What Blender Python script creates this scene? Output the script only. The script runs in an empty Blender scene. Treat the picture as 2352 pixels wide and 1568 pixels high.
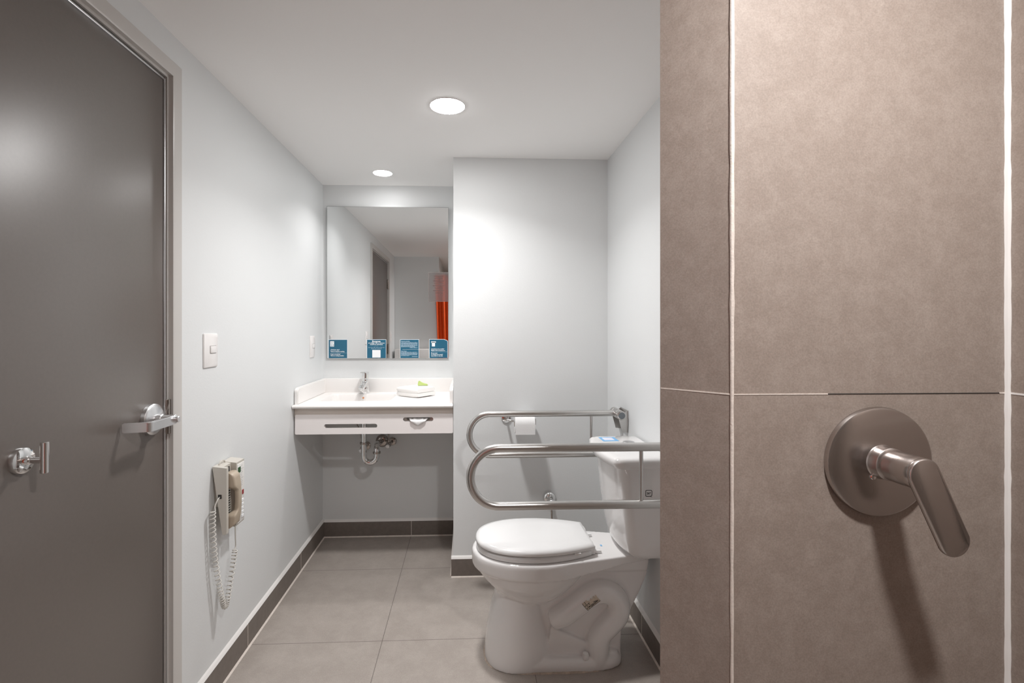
import bpy, bmesh, math, random
from mathutils import Vector, Matrix
random.seed(4)
PI = math.pi
sc = bpy.context.scene
COL = sc.collection

# ------------------------------------------------------------------ materials
def srgb(r, g, b):
    f = lambda c: (c/255/12.92) if c/255 <= .04045 else ((c/255+.055)/1.055)**2.4
    return (f(r), f(g), f(b), 1)

def mat(name, col, rough=.5, metal=0, bump=0, bscale=200, var=0, vscale=8, coat=0, **kw):
    m = bpy.data.materials.new(name); m.use_nodes = True
    nt = m.node_tree; b = nt.nodes['Principled BSDF']
    b.inputs['Base Color'].default_value = col
    b.inputs['Roughness'].default_value = rough
    b.inputs['Metallic'].default_value = metal
    if coat: b.inputs['Coat Weight'].default_value = coat
    tc = nt.nodes.new('ShaderNodeTexCoord')
    if var:
        n = nt.nodes.new('ShaderNodeTexNoise'); n.inputs['Scale'].default_value = vscale
        n.inputs['Detail'].default_value = 8; n.inputs['Roughness'].default_value = .7
        nt.links.new(tc.outputs['Object'], n.inputs['Vector'])
        r = nt.nodes.new('ShaderNodeMapRange'); r.inputs[1].default_value = .3; r.inputs[2].default_value = .7
        r.inputs[3].default_value = 1-var; r.inputs[4].default_value = 1+var
        nt.links.new(n.outputs['Fac'], r.inputs[0])
        mx = nt.nodes.new('ShaderNodeMix'); mx.data_type = 'RGBA'; mx.blend_type = 'MULTIPLY'; mx.inputs[0].default_value = 1
        mx.inputs[6].default_value = col
        nt.links.new(r.outputs[0], mx.inputs[7]); nt.links.new(mx.outputs[2], b.inputs['Base Color'])
    if bump:
        n2 = nt.nodes.new('ShaderNodeTexNoise'); n2.inputs['Scale'].default_value = bscale; n2.inputs['Detail'].default_value = 4
        nt.links.new(tc.outputs['Object'], n2.inputs['Vector'])
        bp = nt.nodes.new('ShaderNodeBump'); bp.inputs['Strength'].default_value = bump; bp.inputs['Distance'].default_value = .002
        nt.links.new(n2.outputs['Fac'], bp.inputs['Height']); nt.links.new(bp.outputs['Normal'], b.inputs['Normal'])
    for k, v in kw.items(): b.inputs[k.replace('_', ' ')].default_value = v
    return m

M = {}
M['wall'] = mat('wall paint', (.735, .75, .755, 1), .55, bump=.12, bscale=160)
M['ceil'] = mat('ceiling paint', (.955, .945, .935, 1), .7, bump=.08, bscale=140)
M['door'] = mat('door laminate', (.135, .115, .103, 1), .35, bump=.03, bscale=600, var=.05, vscale=120, Specular_IOR_Level=1.0)
M['frame'] = mat('door frame paint', (.58, .56, .54, 1), .35)
M['frame_dark'] = mat('door frame rebate', (.16, .145, .135, 1), .4)
M['base'] = mat('baseboard tile', (.185, .158, .14, 1), .42, bump=.05, var=.12, vscale=40)
M['white_caulk'] = mat('white caulk', (.82, .80, .78, 1), .5)
M['grout'] = mat('cream grout', (.74, .67, .61, 1), .8, bump=.3, bscale=300, var=.1, vscale=60)
M['porcelain'] = mat('white porcelain', (.80, .79, .785, 1), .08, coat=.3)
M['seat'] = mat('white seat plastic', (.80, .80, .80, 1), .16)
M['solid'] = mat('white solid surface', (.84, .82, .805, 1), .25)
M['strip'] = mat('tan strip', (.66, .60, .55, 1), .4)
M['laminate'] = mat('pinkish white panel', (.91, .87, .86, 1), .35)
M['chrome'] = mat('chrome', (.80, .80, .80, 1), .06, 1)
M['satin'] = mat('satin chrome', (.78, .78, .79, 1), .3, 1)
M['steel'] = mat('brushed stainless', (.60, .585, .57, 1), .28, 1, bump=.05, bscale=700)
M['nickel'] = mat('brushed nickel', (.54, .50, .48, 1), .25, 1, bump=.04, bscale=500)
M['dark_metal'] = mat('aged chrome', (.42, .38, .35, 1), .16, 1)
M['mirror'] = mat('mirror silver', (.86, .87, .87, 1), .0, 1)
M['mirror_edge'] = mat('mirror edge', (.30, .31, .30, 1), .3)
M['teal'] = mat('teal print', (.018, .125, .21, 1), .35)
M['ink_white'] = mat('white print', (.88, .90, .92, 1), .5)
M['ink_pale'] = mat('pale blue print', (.50, .64, .74, 1), .5)
M['ink_black'] = mat('black ink', (.02, .018, .018, 1), .6)
M['paper'] = mat('white paper', (.88, .88, .88, 1), .85, bump=.2, bscale=120)
M['aged_paper'] = mat('aged paper', (.60, .52, .43, 1), .8, var=.2, vscale=120)
M['towel'] = mat('white terry', (.82, .805, .79, 1), .95, bump=.35, bscale=420)
M['green'] = mat('lime sachet', (.56, .68, .24, 1), .4)
M['phone'] = mat('ivory plastic', (.58, .55, .50, 1), .4)
M['handset'] = mat('beige plastic', (.46, .385, .30, 1), .38)
M['phone_panel'] = mat('phone faceplate', (.78, .77, .75, 1), .35)
M['cord'] = mat('cream cord', (.62, .60, .56, 1), .45)
M['dark'] = mat('dark recess', (.03, .028, .026, 1), .7)
M['red'] = mat('red lens', (.30, .012, .015, 1), .3)
M['label_green'] = mat('green label', (.03, .09, .035, 1), .4)
M['switch'] = mat('white switch plastic', (.84, .82, .81, 1), .3)
M['curtain'] = mat('orange curtain', (.74, .085, .008, 1), .6, bump=.15, bscale=300, var=.12, vscale=30)
M['blue'] = mat('blue label', (.20, .46, .76, 1), .4)
M['cap_grey'] = mat('grey cap', (.16, .18, .20, 1), .4)
M['cardboard'] = mat('brown box', (.30, .22, .17, 1), .6)
M['rust'] = mat('rust spot', (.62, .25, .10, 1), .6)
M['overflow'] = mat('beige', (.60, .55, .50, 1), .6)

def emis(name, s, col=(1, .99, .98, 1)):
    m = bpy.data.materials.new(name); m.use_nodes = True
    nt = m.node_tree; nt.nodes.clear()
    o = nt.nodes.new('ShaderNodeOutputMaterial'); e = nt.nodes.new('ShaderNodeEmission')
    e.inputs[0].default_value = col; e.inputs[1].default_value = s
    nt.links.new(e.outputs[0], o.inputs[0]); return m

def frosted():
    m = mat('frosted acrylic', (.84, .81, .80, 1), .12)
    b = m.node_tree.nodes['Principled BSDF']
    b.inputs['Transmission Weight'].default_value = .90
    b.inputs['IOR'].default_value = 1.12
    return m
M['frosted'] = frosted()

def tile_mat(name, c1, c2, rough, lines=None, grout=(.20, .175, .16, 1), scale=14, fine=(260, .92, 1.12)):
    """mottled stone tile; lines = [(axis, period, offset, halfwidth)] joints in world metres"""
    m = bpy.data.materials.new(name); m.use_nodes = True
    nt = m.node_tree; b = nt.nodes['Principled BSDF']; b.inputs['Roughness'].default_value = rough
    g = nt.nodes.new('ShaderNodeNewGeometry')
    n = nt.nodes.new('ShaderNodeTexNoise'); n.inputs['Scale'].default_value = scale; n.inputs['Detail'].default_value = 10; n.inputs['Roughness'].default_value = .78
    nt.links.new(g.outputs['Position'], n.inputs['Vector'])
    cr = nt.nodes.new('ShaderNodeValToRGB')
    cr.color_ramp.elements[0].position = .42; cr.color_ramp.elements[0].color = c1
    cr.color_ramp.elements[1].position = .68; cr.color_ramp.elements[1].color = c2
    nt.links.new(n.outputs['Fac'], cr.inputs[0])
    n2 = nt.nodes.new('ShaderNodeTexNoise'); n2.inputs['Scale'].default_value = fine[0]; n2.inputs['Detail'].default_value = 3
    nt.links.new(g.outputs['Position'], n2.inputs['Vector'])
    r2 = nt.nodes.new('ShaderNodeMapRange'); r2.inputs[1].default_value = .3; r2.inputs[2].default_value = .75; r2.inputs[3].default_value = fine[1]; r2.inputs[4].default_value = fine[2]
    nt.links.new(n2.outputs['Fac'], r2.inputs[0])
    mx0 = nt.nodes.new('ShaderNodeMix'); mx0.data_type = 'RGBA'; mx0.blend_type = 'MULTIPLY'; mx0.inputs[0].default_value = 1
    nt.links.new(cr.outputs[0], mx0.inputs[6]); nt.links.new(r2.outputs[0], mx0.inputs[7])
    last = mx0.outputs[2]
    if lines:
        sep = nt.nodes.new('ShaderNodeSeparateXYZ'); nt.links.new(g.outputs['Position'], sep.inputs[0])
        acc = None
        for ax, per, off, hw in lines:
            a = nt.nodes.new('ShaderNodeMath'); a.operation = 'SUBTRACT'; nt.links.new(sep.outputs['XYZ'.index(ax)], a.inputs[0]); a.inputs[1].default_value = off - per/2 - 20*per
            w = nt.nodes.new('ShaderNodeMath'); w.operation = 'MODULO'; nt.links.new(a.outputs[0], w.inputs[0]); w.inputs[1].default_value = per
            d = nt.nodes.new('ShaderNodeMath'); d.operation = 'SUBTRACT'; nt.links.new(w.outputs[0], d.inputs[0]); d.inputs[1].default_value = per/2
            ab = nt.nodes.new('ShaderNodeMath'); ab.operation = 'ABSOLUTE'; nt.links.new(d.outputs[0], ab.inputs[0])
            lt = nt.nodes.new('ShaderNodeMath'); lt.operation = 'LESS_THAN'; nt.links.new(ab.outputs[0], lt.inputs[0]); lt.inputs[1].default_value = hw
            if acc is None: acc = lt.outputs[0]
            else:
                mxm = nt.nodes.new('ShaderNodeMath'); mxm.operation = 'MAXIMUM'; nt.links.new(acc, mxm.inputs[0]); nt.links.new(lt.outputs[0], mxm.inputs[1]); acc = mxm.outputs[0]
        mx = nt.nodes.new('ShaderNodeMix'); mx.data_type = 'RGBA'; nt.links.new(acc, mx.inputs[0]); nt.links.new(last, mx.inputs[6]); mx.inputs[7].default_value = grout
        last = mx.outputs[2]
    nt.links.new(last, b.inputs['Base Color'])
    bp = nt.nodes.new('ShaderNodeBump'); bp.inputs['Strength'].default_value = .06; bp.inputs['Distance'].default_value = .002
    nt.links.new(n2.outputs['Fac'], bp.inputs['Height']); nt.links.new(bp.outputs['Normal'], b.inputs['Normal'])
    return m

M['floor'] = tile_mat('floor tile', (.36, .318, .287, 1), (.425, .38, .346, 1), .45,
                      [('X', .605, -.352, .0012), ('Y', .605, 2.016, .0012)], (.15, .13, .118, 1), 9)
M['shower_tile'] = tile_mat('shower wall tile', (.288, .236, .203, 1), (.345, .290, .254, 1), .5, None, scale=26, fine=(380, .90, 1.14))

# ------------------------------------------------------------------ mesh helpers
def box(bm, x0, x1, y0, y1, z0, z1, bev=0, seg=2):
    t = bmesh.new()
    bmesh.ops.create_cube(t, size=1)
    for v in t.verts:
        v.co = Vector(((x0+x1)/2+v.co.x*(x1-x0), (y0+y1)/2+v.co.y*(y1-y0), (z0+z1)/2+v.co.z*(z1-z0)))
    if bev: bmesh.ops.bevel(t, geom=list(t.edges), offset=bev, segments=seg, profile=.5, affect='EDGES')
    merge(bm, t); return bm

def merge(bm, t, mtx=None):
    if mtx is not None: bmesh.ops.transform(t, matrix=mtx, verts=t.verts)
    me = bpy.data.meshes.new('tmp'); t.to_mesh(me); t.free()
    bm.from_mesh(me); bpy.data.meshes.remove(me)

def frames(path, closed=False):
    P = [Vector(p) for p in path]; n = len(P); T = []
    for i in range(n):
        if closed: d = P[(i+1) % n]-P[i-1]
        else: d = P[min(i+1, n-1)]-P[max(i-1, 0)]
        T.append(d.normalized())
    up = Vector((0, 0, 1)) if abs(T[0].z) < .9 else Vector((1, 0, 0))
    N = [(up-T[0]*up.dot(T[0])).normalized()]
    for i in range(1, n):
        v = N[-1]-T[i]*N[-1].dot(T[i])
        N.append(v.normalized())
    return P, T, N

def tube(bm, path, r, seg=16, cap=True, closed=False):
    P, T, N = frames(path, closed)
    R = r if isinstance(r, (list, tuple)) else [r]*len(P)
    rings = []
    for p, t, nn, rr in zip(P, T, N, R):
        b = t.cross(nn)
        rings.append([bm.verts.new(p+(nn*math.cos(a)+b*math.sin(a))*rr) for a in [2*PI*k/seg for k in range(seg)]])
    m = len(rings)
    for i in range(m if closed else m-1):
        A, B = rings[i], rings[(i+1) % m]
        for k in range(seg): bm.faces.new((A[k], A[(k+1) % seg], B[(k+1) % seg], B[k]))
    if cap and not closed:
        bm.faces.new(rings[0][::-1]); bm.faces.new(rings[-1])
    return bm

def lathe(bm, prof, origin, axis, seg=40, capa=True, capb=True):
    """prof [(r, h)] about axis through origin"""
    ax = Vector(axis).normalized(); up = Vector((0, 0, 1)) if abs(ax.z) < .9 else Vector((1, 0, 0))
    u = (up-ax*up.dot(ax)).normalized(); w = ax.cross(u); O = Vector(origin); rings = []
    for r, h in prof:
        r = max(r, 1e-5)
        rings.append([bm.verts.new(O+ax*h+(u*math.cos(a)+w*math.sin(a))*r) for a in [2*PI*k/seg for k in range(seg)]])
    for A, B in zip(rings, rings[1:]):
        for k in range(seg): bm.faces.new((A[k], A[(k+1) % seg], B[(k+1) % seg], B[k]))
    if capa: bm.faces.new(rings[0][::-1])
    if capb: bm.faces.new(rings[-1])
    return bm

def loft(bm, secs, cap=True):
    rings = [[bm.verts.new(p) for p in s] for s in secs]; n = len(rings[0])
    for A, B in zip(rings, rings[1:]):
        for k in range(n): bm.faces.new((A[k], A[(k+1) % n], B[(k+1) % n], B[k]))
    if cap: bm.faces.new(rings[0][::-1]); bm.faces.new(rings[-1])
    return bm

def prism(bm, loops, to3d, depth):
    """loops: outer polygon then holes, 2-D; to3d(u, v, d) -> point; extruded 0..depth"""
    t = bmesh.new(); es = []; allv = []
    for lp in loops:
        vs = [t.verts.new((u, v, 0)) for u, v in lp]; allv.append(vs)
        es += [t.edges.new((vs[i], vs[(i+1) % len(vs)])) for i in range(len(vs))]
    if len(loops) == 1: t.faces.new(allv[0])
    else: bmesh.ops.triangle_fill(t, use_beauty=True, use_dissolve=False, edges=es)
    bmesh.ops.recalc_face_normals(t, faces=t.faces)
    ret = bmesh.ops.extrude_face_region(t, geom=list(t.faces))
    for v in [g for g in ret['geom'] if isinstance(g, bmesh.types.BMVert)]: v.co.z = depth
    for v in t.verts: v.co = Vector(to3d(v.co.x, v.co.y, v.co.z))
    merge(bm, t); return bm

def rrect(x0, x1, y0, y1, r, n=6):
    out = []
    for cx, cy, a0 in ((x1-r, y1-r, 0), (x0+r, y1-r, PI/2), (x0+r, y0+r, PI), (x1-r, y0+r, 1.5*PI)):
        for k in range(n+1):
            a = a0+PI/2*k/n; out.append((cx+r*math.cos(a), cy+r*math.sin(a)))
    return out

def arc(cx, cy, r, a0, a1, n=12):
    return [(cx+r*math.cos(a0+(a1-a0)*k/n), cy+r*math.sin(a0+(a1-a0)*k/n)) for k in range(n+1)]

def smoothpath(pts, n=8):
    P = [Vector(p) for p in pts]; out = []
    for i in range(len(P)-1):
        p0, p1, p2, p3 = P[max(i-1, 0)], P[i], P[i+1], P[min(i+2, len(P)-1)]
        for k in range(n):
            t = k/n
            out.append(.5*((2*p1)+(p2-p0)*t+(2*p0-5*p1+4*p2-p3)*t*t+(3*p1-p0-3*p2+p3)*t**3))
    out.append(P[-1]); return out

def wloc(o):
    v = Vector((0, 0, 0))
    while o: v += o.location; o = o.parent
    return v

def obj(name, bm, m, parent=None, smooth=True, angle=35, weld=True):
    if weld: bmesh.ops.remove_doubles(bm, verts=bm.verts, dist=1e-6)
    bmesh.ops.recalc_face_normals(bm, faces=bm.faces)
    if parent is None:
        xs = [v.co.x for v in bm.verts]; ys = [v.co.y for v in bm.verts]; zs = [v.co.z for v in bm.verts]
        off = Vector(((min(xs)+max(xs))/2, (min(ys)+max(ys))/2, min(zs)))
    else: off = wloc(parent)
    bmesh.ops.translate(bm, verts=bm.verts, vec=-off)
    if smooth:
        for f in bm.faces: f.smooth = True
        for e in bm.edges:
            if len(e.link_faces) == 2 and e.calc_face_angle(0) > math.radians(angle): e.smooth = False
    me = bpy.data.meshes.new(name); bm.to_mesh(me); bm.free()
    o = bpy.data.objects.new(name, me); COL.objects.link(o)
    if parent is None: o.location = off
    else: o.parent = parent
    if m is not None: me.materials.append(m)
    return o

def thing(name, label, cat, loc, group=None):
    o = bpy.data.objects.new(name, None); COL.objects.link(o); o.location = loc; o.empty_display_size = .05
    return tag(o, label, cat, group)

def tag(o, label, cat, group=None):
    o['label'] = label; o['category'] = cat
    if group: o['group'] = group
    return o

def struct(name, bm, m, parent=None, **kw):
    o = obj(name, bm, m, parent, **kw)
    if parent is None: o['kind'] = 'structure'
    return o

B = bmesh.new

def text_bm(bm, s, size, to3d, align='LEFT', bold=0, width=None):
    """lettering as mesh; to3d maps the text plane (u right, v up) into the world"""
    cu = bpy.data.curves.new('t', 'FONT'); cu.body = s; cu.size = size; cu.align_x = align; cu.offset = bold; cu.resolution_u = 2
    o = bpy.data.objects.new('t', cu); COL.objects.link(o)
    dg = bpy.context.evaluated_depsgraph_get(); dg.update()
    me = bpy.data.meshes.new_from_object(o.evaluated_get(dg))
    bpy.data.objects.remove(o); bpy.data.curves.remove(cu)
    t = bmesh.new(); t.from_mesh(me); bpy.data.meshes.remove(me)
    if width and t.verts:
        xs = [v.co.x for v in t.verts]; k = width/max(max(xs)-min(xs), 1e-6)
        x0 = min(xs) if align == 'LEFT' else (max(xs) if align == 'RIGHT' else (min(xs)+max(xs))/2)
        for v in t.verts: v.co.x = (v.co.x-x0)*k+(0 if align != 'LEFT' else 0)
    for v in t.verts: v.co = Vector(to3d(v.co.x, v.co.y))
    merge(bm, t)

# ------------------------------------------------------------------ key dimensions (metres)
XL, XR = -.898, .742          # left wall, right wall
YN, YT = 3.045, 2.53          # niche back wall, wall behind the toilet
XN = -.073                    # niche side
C = 2.187                     # ceiling
YB = .06                      # rear wall face (seen in the mirror)
XS = .877                     # shower right wall
YE = -1.5                     # far end of the shower

# ------------------------------------------------------------------ setting
b = B(); box(b, -1.05, 1.05, -1.65, 3.2, -.1, 0); struct('floor', b, M['floor'], smooth=False)
b = B(); box(b, -1.05, 1.05, -1.65, 3.2, C, C+.1); struct('ceiling', b, M['ceil'], smooth=False)

DY0, DY1, DZ = .545, 1.487, 2.043    # door opening
b = B()
box(b, XL-.12, XL, DY1+.004, 3.2, 0, C); box(b, XL-.12, XL, YB-.02, DY0-.004, 0, C); box(b, XL-.12, XL, DY0-.004, DY1+.004, DZ+.004, C)
struct('wall_left', b, M['wall'], smooth=False)
b = B(); box(b, XL, XN, YN, YN+.12, 0, C); struct('wall_niche', b, M['wall'], smooth=False)
b = B(); box(b, XN, XR, YT, YN+.12, 0, C); struct('wall_back', b, M['wall'], smooth=False)
b = B(); box(b, XR, XR+.12, .92, YT+.3, 0, C); struct('wall_right', b, M['wall'], smooth=False)
b = B(); box(b, XL-.12, -.352, YE, YB, 0, C); struct('wall_rear', b, M['wall'], smooth=False)
b = B(); box(b, -.868, -.46, YB, YB+.19, .72, 1.054, .006); struct('white_box', b, M['switch'])  # unidentified white box at the rear wall, made deeper to catch more light
# shower: tiled partition with a pointed end, tiled side wall, end wall
b = B()
prism(b, [[(XS, .748), (.419, .748), (.339, .837), (.419, .925), (XS, .925)]], lambda u, v, d: (u, v, d), C)
sw = struct('wall_shower', b, M['shower_tile'], smooth=False)
b = B(); box(b, XS, XS+.12, YE-.1, .92, 0, C); struct('wall_shower_side', b, M['shower_tile'], smooth=False)

b = B(); box(b, -.352, XS, YE-.12, YE, 0, C); struct('wall_shower_end', b, M['shower_tile'], smooth=False)
# grout and silicone joints of the shower wall
def wobble(x0, y0, x1, y1, w, n, jit, seed):
    rnd = random.Random(seed); pts = []
    for k in range(n+1):
        t = k/n; pts.append((t, w*(1+jit*rnd.uniform(-1, 1)), rnd.uniform(-1, 1)*w*jit*.5))
    return pts
def vjoint(name, x, y, w, nx, ny, seed, jit=.25, tx=1, ty=0):
    b = B(); rnd = random.Random(seed); n = 90; L = []; R_ = []
    for k in range(n+1):
        z = .002+(C-.004)*k/n; a = w/2*(1+jit*rnd.uniform(-1, 1)); c = w/2*(1+jit*rnd.uniform(-1, 1))
        L.append(b.verts.new((x-tx*a+nx*.0006, y-ty*a+ny*.0006, z))); R_.append(b.verts.new((x+tx*c+nx*.0006, y+ty*c+ny*.0006, z)))
    for k in range(n): b.faces.new((L[k], R_[k], R_[k+1], L[k+1]))
    return struct(name, b, M['grout'], smooth=False)
# corner joint between chamfer and front: a slim raised bead
b = B()
rnd = random.Random(5); path = []; rad = []
for k in range(80):
    path.append((.4188+rnd.uniform(-.0002, .0002), .7482, .002+(C-.004)*k/79)); rad.append(.0027*(1+.15*rnd.uniform(-1, 1))*(1.25 if k > 44 else .95))
tube(b, path, rad, 8); struct('trim_1', b, M['grout'])
b = B(); path = []; rad = []
for k in range(120):
    path.append((XS-.0015, .7475, .002+(C-.004)*k/119)); rad.append(.0052*(1+.14*rnd.uniform(-1, 1)))
tube(b, path, rad, 8); struct('trim_2', b, M['white_caulk'])
# horizontal joint: cream grout at its ends, bare dark joint in the middle
ZJ = 1.1845
def hjoint(name, p, q, w, m):
    b = B(); d = Vector((q[0]-p[0], q[1]-p[1], 0)).normalized(); nrm = Vector((d.y, -d.x, 0))
    a = Vector((p[0], p[1], 0)); e = Vector((q[0], q[1], 0))
    lp = [a-nrm*.002, e-nrm*.002, e+nrm*.0006, a+nrm*.0006]
    loft(b, [[v+Vector((0, 0, z)) for v in lp] for z in (ZJ-w/2, ZJ+w/2)])
    return struct(name, b, m, smooth=False)
hjoint('trim_3', (.340, .8365), (.4185, .7485), .0022, M['grout'])
hjoint('trim_4', (.4195, .748), (.575, .748), .0016, M['grout'])
hjoint('trim_5', (.575, .748), (.862, .748), .0013, M['dark'])
hjoint('trim_6', (.862, .748), (XS, .748), .0022, M['grout'])
hjoint('trim_7', (XS, .748), (XS, YE), .003, M['white_caulk'])

# ---- baseboards: dark tile, white caulk on top, grout at the floor, thin joints
def baseboard(name, p, q, h, joints, t=.011):
    d = Vector((q[0]-p[0], q[1]-p[1], 0)); L = d.length; d.normalize(); n = Vector((d.y, -d.x, 0))   # n points into the room
    at = lambda s, o, z: Vector((p[0], p[1], 0))+d*s+n*o+Vector((0, 0, z))
    def bar(s0, s1, o0, o1, z0, z1):
        b = B(); loft(b, [[at(s0, o0, z), at(s1, o0, z), at(s1, o1, z), at(s0, o1, z)] for z in (z0, z1)]); return b
    base = struct(name, bar(0, L, 0, t, 0, h), M['base'], smooth=False)
    c = B(); prism(c, [[(0, h), (t+.0006, h), (t*.5, h+.009), (0, h+.014)]], lambda u, v, dd: at(dd, u, v), L)
    struct('caulk_line', c, M['white_caulk'], base, smooth=False)
    c = B(); prism(c, [[(0, 0.0003), (t+.006, 0.0003), (t+.0005, .006), (0, .006)]], lambda u, v, dd: at(dd, u, v), L)
    struct('grout_line', c, M['grout'], base, smooth=False)
    for s in joints: struct('tile_joint', bar(s-.0015, s+.0015, 0, t+.0005, .006, h), M['grout'], base, smooth=False)
    return base
baseboard('baseboard_left', (XL, 1.545), (XL, YN), .098, [.45, 1.075])
baseboard('baseboard_niche', (XL+.011, YN), (XN-.0, YN), .094, [.538])
baseboard('baseboard_back', (XN-.011, YT), (XR, YT), .094, [.62])
baseboard('baseboard_corner', (XN, YN-.011), (XN, YT-.0), .094, [])
baseboard('baseboard_right', (XR, YT-.011), (XR, .926), .094, [.52])

# ---- door: leaf in a pressed metal frame
def yz(x0):  # profile in (x, y) extruded up z
    return None
fr = B()
prof = [(XL-.10, DY1+.0035), (XL-.10, DY1), (XL+.0004, DY1), (XL+.0004, DY1+.009), (XL+.012, DY1+.009), (XL+.014, DY1+.015), (XL+.014, DY1+.050), (XL+.012, DY1+.053), (XL+.0002, DY1+.053), (XL+.0002, DY1+.0035)]
loft(fr, [[(x, y, 0) for x, y in prof], [(x, y, DZ+(y-DY1)) for x, y in prof],
          [(x, DY0+DY1-y, DZ+(y-DY1)) for x, y in prof], [(x, DY0+DY1-y, 0) for x, y in prof]])
fo = struct('trim_8', fr, M['frame'], angle=20)
b = B()
box(b, XL-.0995, XL-.030, DY1-.0045, DY1-.0002, 0.004, DZ-.001); box(b, XL-.0995, XL-.03, DY0+.0002, DY0+.0045, .004, DZ-.001); box(b, XL-.0995, XL-.03, DY0, DY1, DZ-.0045, DZ-.0002)
b2 = B(); box(b2, XL-.012, XL-.0035, DY1-.006, DY1+.0005, .006, DZ-.006, .001); box(b2, XL-.012, XL-.0035, DY0+.006, DY1-.006, DZ-.0115, DZ-.005, .001)
b.free()
struct('door_seal', b2, M['satin'], fo)
b = B(); box(b, XL-.006, XL+.006, DY1-.0005, DY1+.0085, .975, 1.078, .0015); struct('strike_plate', b, M['dark_metal'], fo)

dl = B(); box(dl, XL-.055, XL-.008, DY0+.004, DY1-.006, .012, DZ-.006, .002)
door = struct('door_1', dl, M['door'])
XD = XL-.008       # leaf face
for z in (.30, 1.07, 1.80):
    h = B(); tube(h, [(XD+.008, DY0+.002, z-.055), (XD+.008, DY0+.002, z+.055)], .0075, 14); box(h, XD-.004, XD+.0015, DY0+.002, DY0+.03, z-.05, z+.05)
    hg = struct('hinge', h, M['dark_metal'], door); hg['label'] = 'steel butt hinge'
hy, hz = 1.422, 1.031
b = B(); lathe(b, [(.0, 0), (.044, 0), (.044, .011), (.0415, .0135), (.036, .016), (.020, .0185), (0.016, .020)], (XD, hy, hz), (1, 0, 0), 48)
hd = struct('door_handle', b, M['satin'], door); hd['label'] = 'satin chrome lever handle'
b = B(); lathe(b, [(.0145, .018), (.0145, .034), (.0125, .036), (.0125, .055)], (XD, hy, hz), (1, 0, 0), 32)
struct('spindle', b, M['satin'], hd)
b = B()   # arm parallel to the door, then a return towards it
pl = [(hy+.013, .058), (hy+.010, .070), (1.328, .070), (1.319, .066), (1.314, .058), (1.300, .006), (1.306, .005), (1.322, .056), (1.327, .060), (hy, .058)]
prism(b, [pl], lambda u, v, d: (XD+v, u, hz-.015+d*(1)), .026)
bmesh.ops.bevel(b, geom=[e for e in b.edges if abs((e.verts[0].co-e.verts[1].co).z) < 1e-5], offset=.002, segments=2, affect='EDGES')
struct('lever', b, M['satin'], hd)
b = B(); lathe(b, [(.0125, .052), (.0125, .070), (.0115, .071), (.0085, .0715), (.0085, .080), (.0075, .081)], (XD, hy, hz), (1, 0, 0), 28)
struct('turn_button', b, M['satin'], hd)

rh = thing('robe_hook', 'round chrome robe hook with upright bar screwed to the brown door', 'hook', (XD, 1.03, .99))
b = B(); lathe(b, [(0, 0), (.0265, 0), (.0265, .007), (.0255, .0095), (.021, .0115), (.010, .013)], (XD, 1.018, 1.022), (1, 0, 0), 44); obj('rosette', b, M['chrome'], rh)
b = B(); lathe(b, [(.0085, .011), (.0085, .022), (.0065, .024), (.0065, .046)], (XD, 1.018, 1.022), (1, 0, 0), 24); obj('stem', b, M['chrome'], rh)
b = B(); lathe(b, [(.0065, 0), (.0075, .001), (.0075, .062), (.0065, .063)], (XD+.049, 1.018, .9965), (0, 0, 1), 24); obj('hook_bar', b, M['chrome'], rh)

# ------------------------------------------------------------------ downlights
PA, PB, PC = 8.0, 3.2, 18.0    # lamp watts
def downlight(x, y, r, power, spread, glow, label):
    t = thing('downlight', label, 'ceiling light', (x, y, C-.0064), 'round ceiling downlights')
    b = B(); lathe(b, [(r+.0012, 0), (r+.0028, .0), (r+.0029, -.0015), (r+.0024, -.0026), (r+.0012, -.0026)], (x, y, C), (0, 0, 1), 64, False, False)
    obj('trim_ring', b, M['switch'], t)
    b = B(); lathe(b, [(r+.0012, -.0015), (r+.0008, -.0026), (r-.002, -.0035), (r*.75, -.0050), (r*.4, -.0060), (0, -.0064)], (x, y, C), (0, 0, 1), 64, False, False)
    obj('diffuser', b, emis('lamp glow', glow), t)
    la = bpy.data.lights.new('lamp', 'AREA'); la.shape = 'DISK'; la.size = 2*r*.96; la.energy = power; la.spread = math.radians(spread); la.color = (1, .985, .975)
    lo = bpy.data.objects.new('lamp', la); COL.objects.link(lo); lo.parent = t; lo.location = (0, 0, -.0012)
    return t
downlight(-.08, 1.949, .068, PA, 134, 145, 'larger round white downlight glowing in the middle of the ceiling')
downlight(-.486, 2.798, .052, PB, 130, 45, 'smaller round white downlight glowing above the mirror and sink')
downlight(.45, .21, .066, PC, 165, 25, 'round white downlight over the shower valve by the tiled wall')

# ------------------------------------------------------------------ mirror, notices, acrylic sign
YM = 3.030
b = B(); box(b, -.868, -.119, YM, YM+.005, 1.109, 2.05, .0006, 1)
mr = obj('mirror', b, M['mirror'], smooth=False); tag(mr, 'frameless rectangular wall mirror above the white sink counter', 'mirror')
b = B()
for a in ((-.8695, -.868, 1.1075, 2.0515), (-.119, -.1175, 1.1075, 2.0515), (-.868, -.119, 1.1075, 1.109), (-.868, -.119, 2.05, 2.0515)): box(b, a[0], a[1], YM+.0005, YM+.0045, a[2], a[3])
for x in (-.8, -.2):
    for z in (1.2, 1.95): box(b, x-.02, x+.02, YM+.005, YN, z-.02, z+.02)
obj('mirror_edge', b, M['mirror_edge'], mr, smooth=False)

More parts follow.
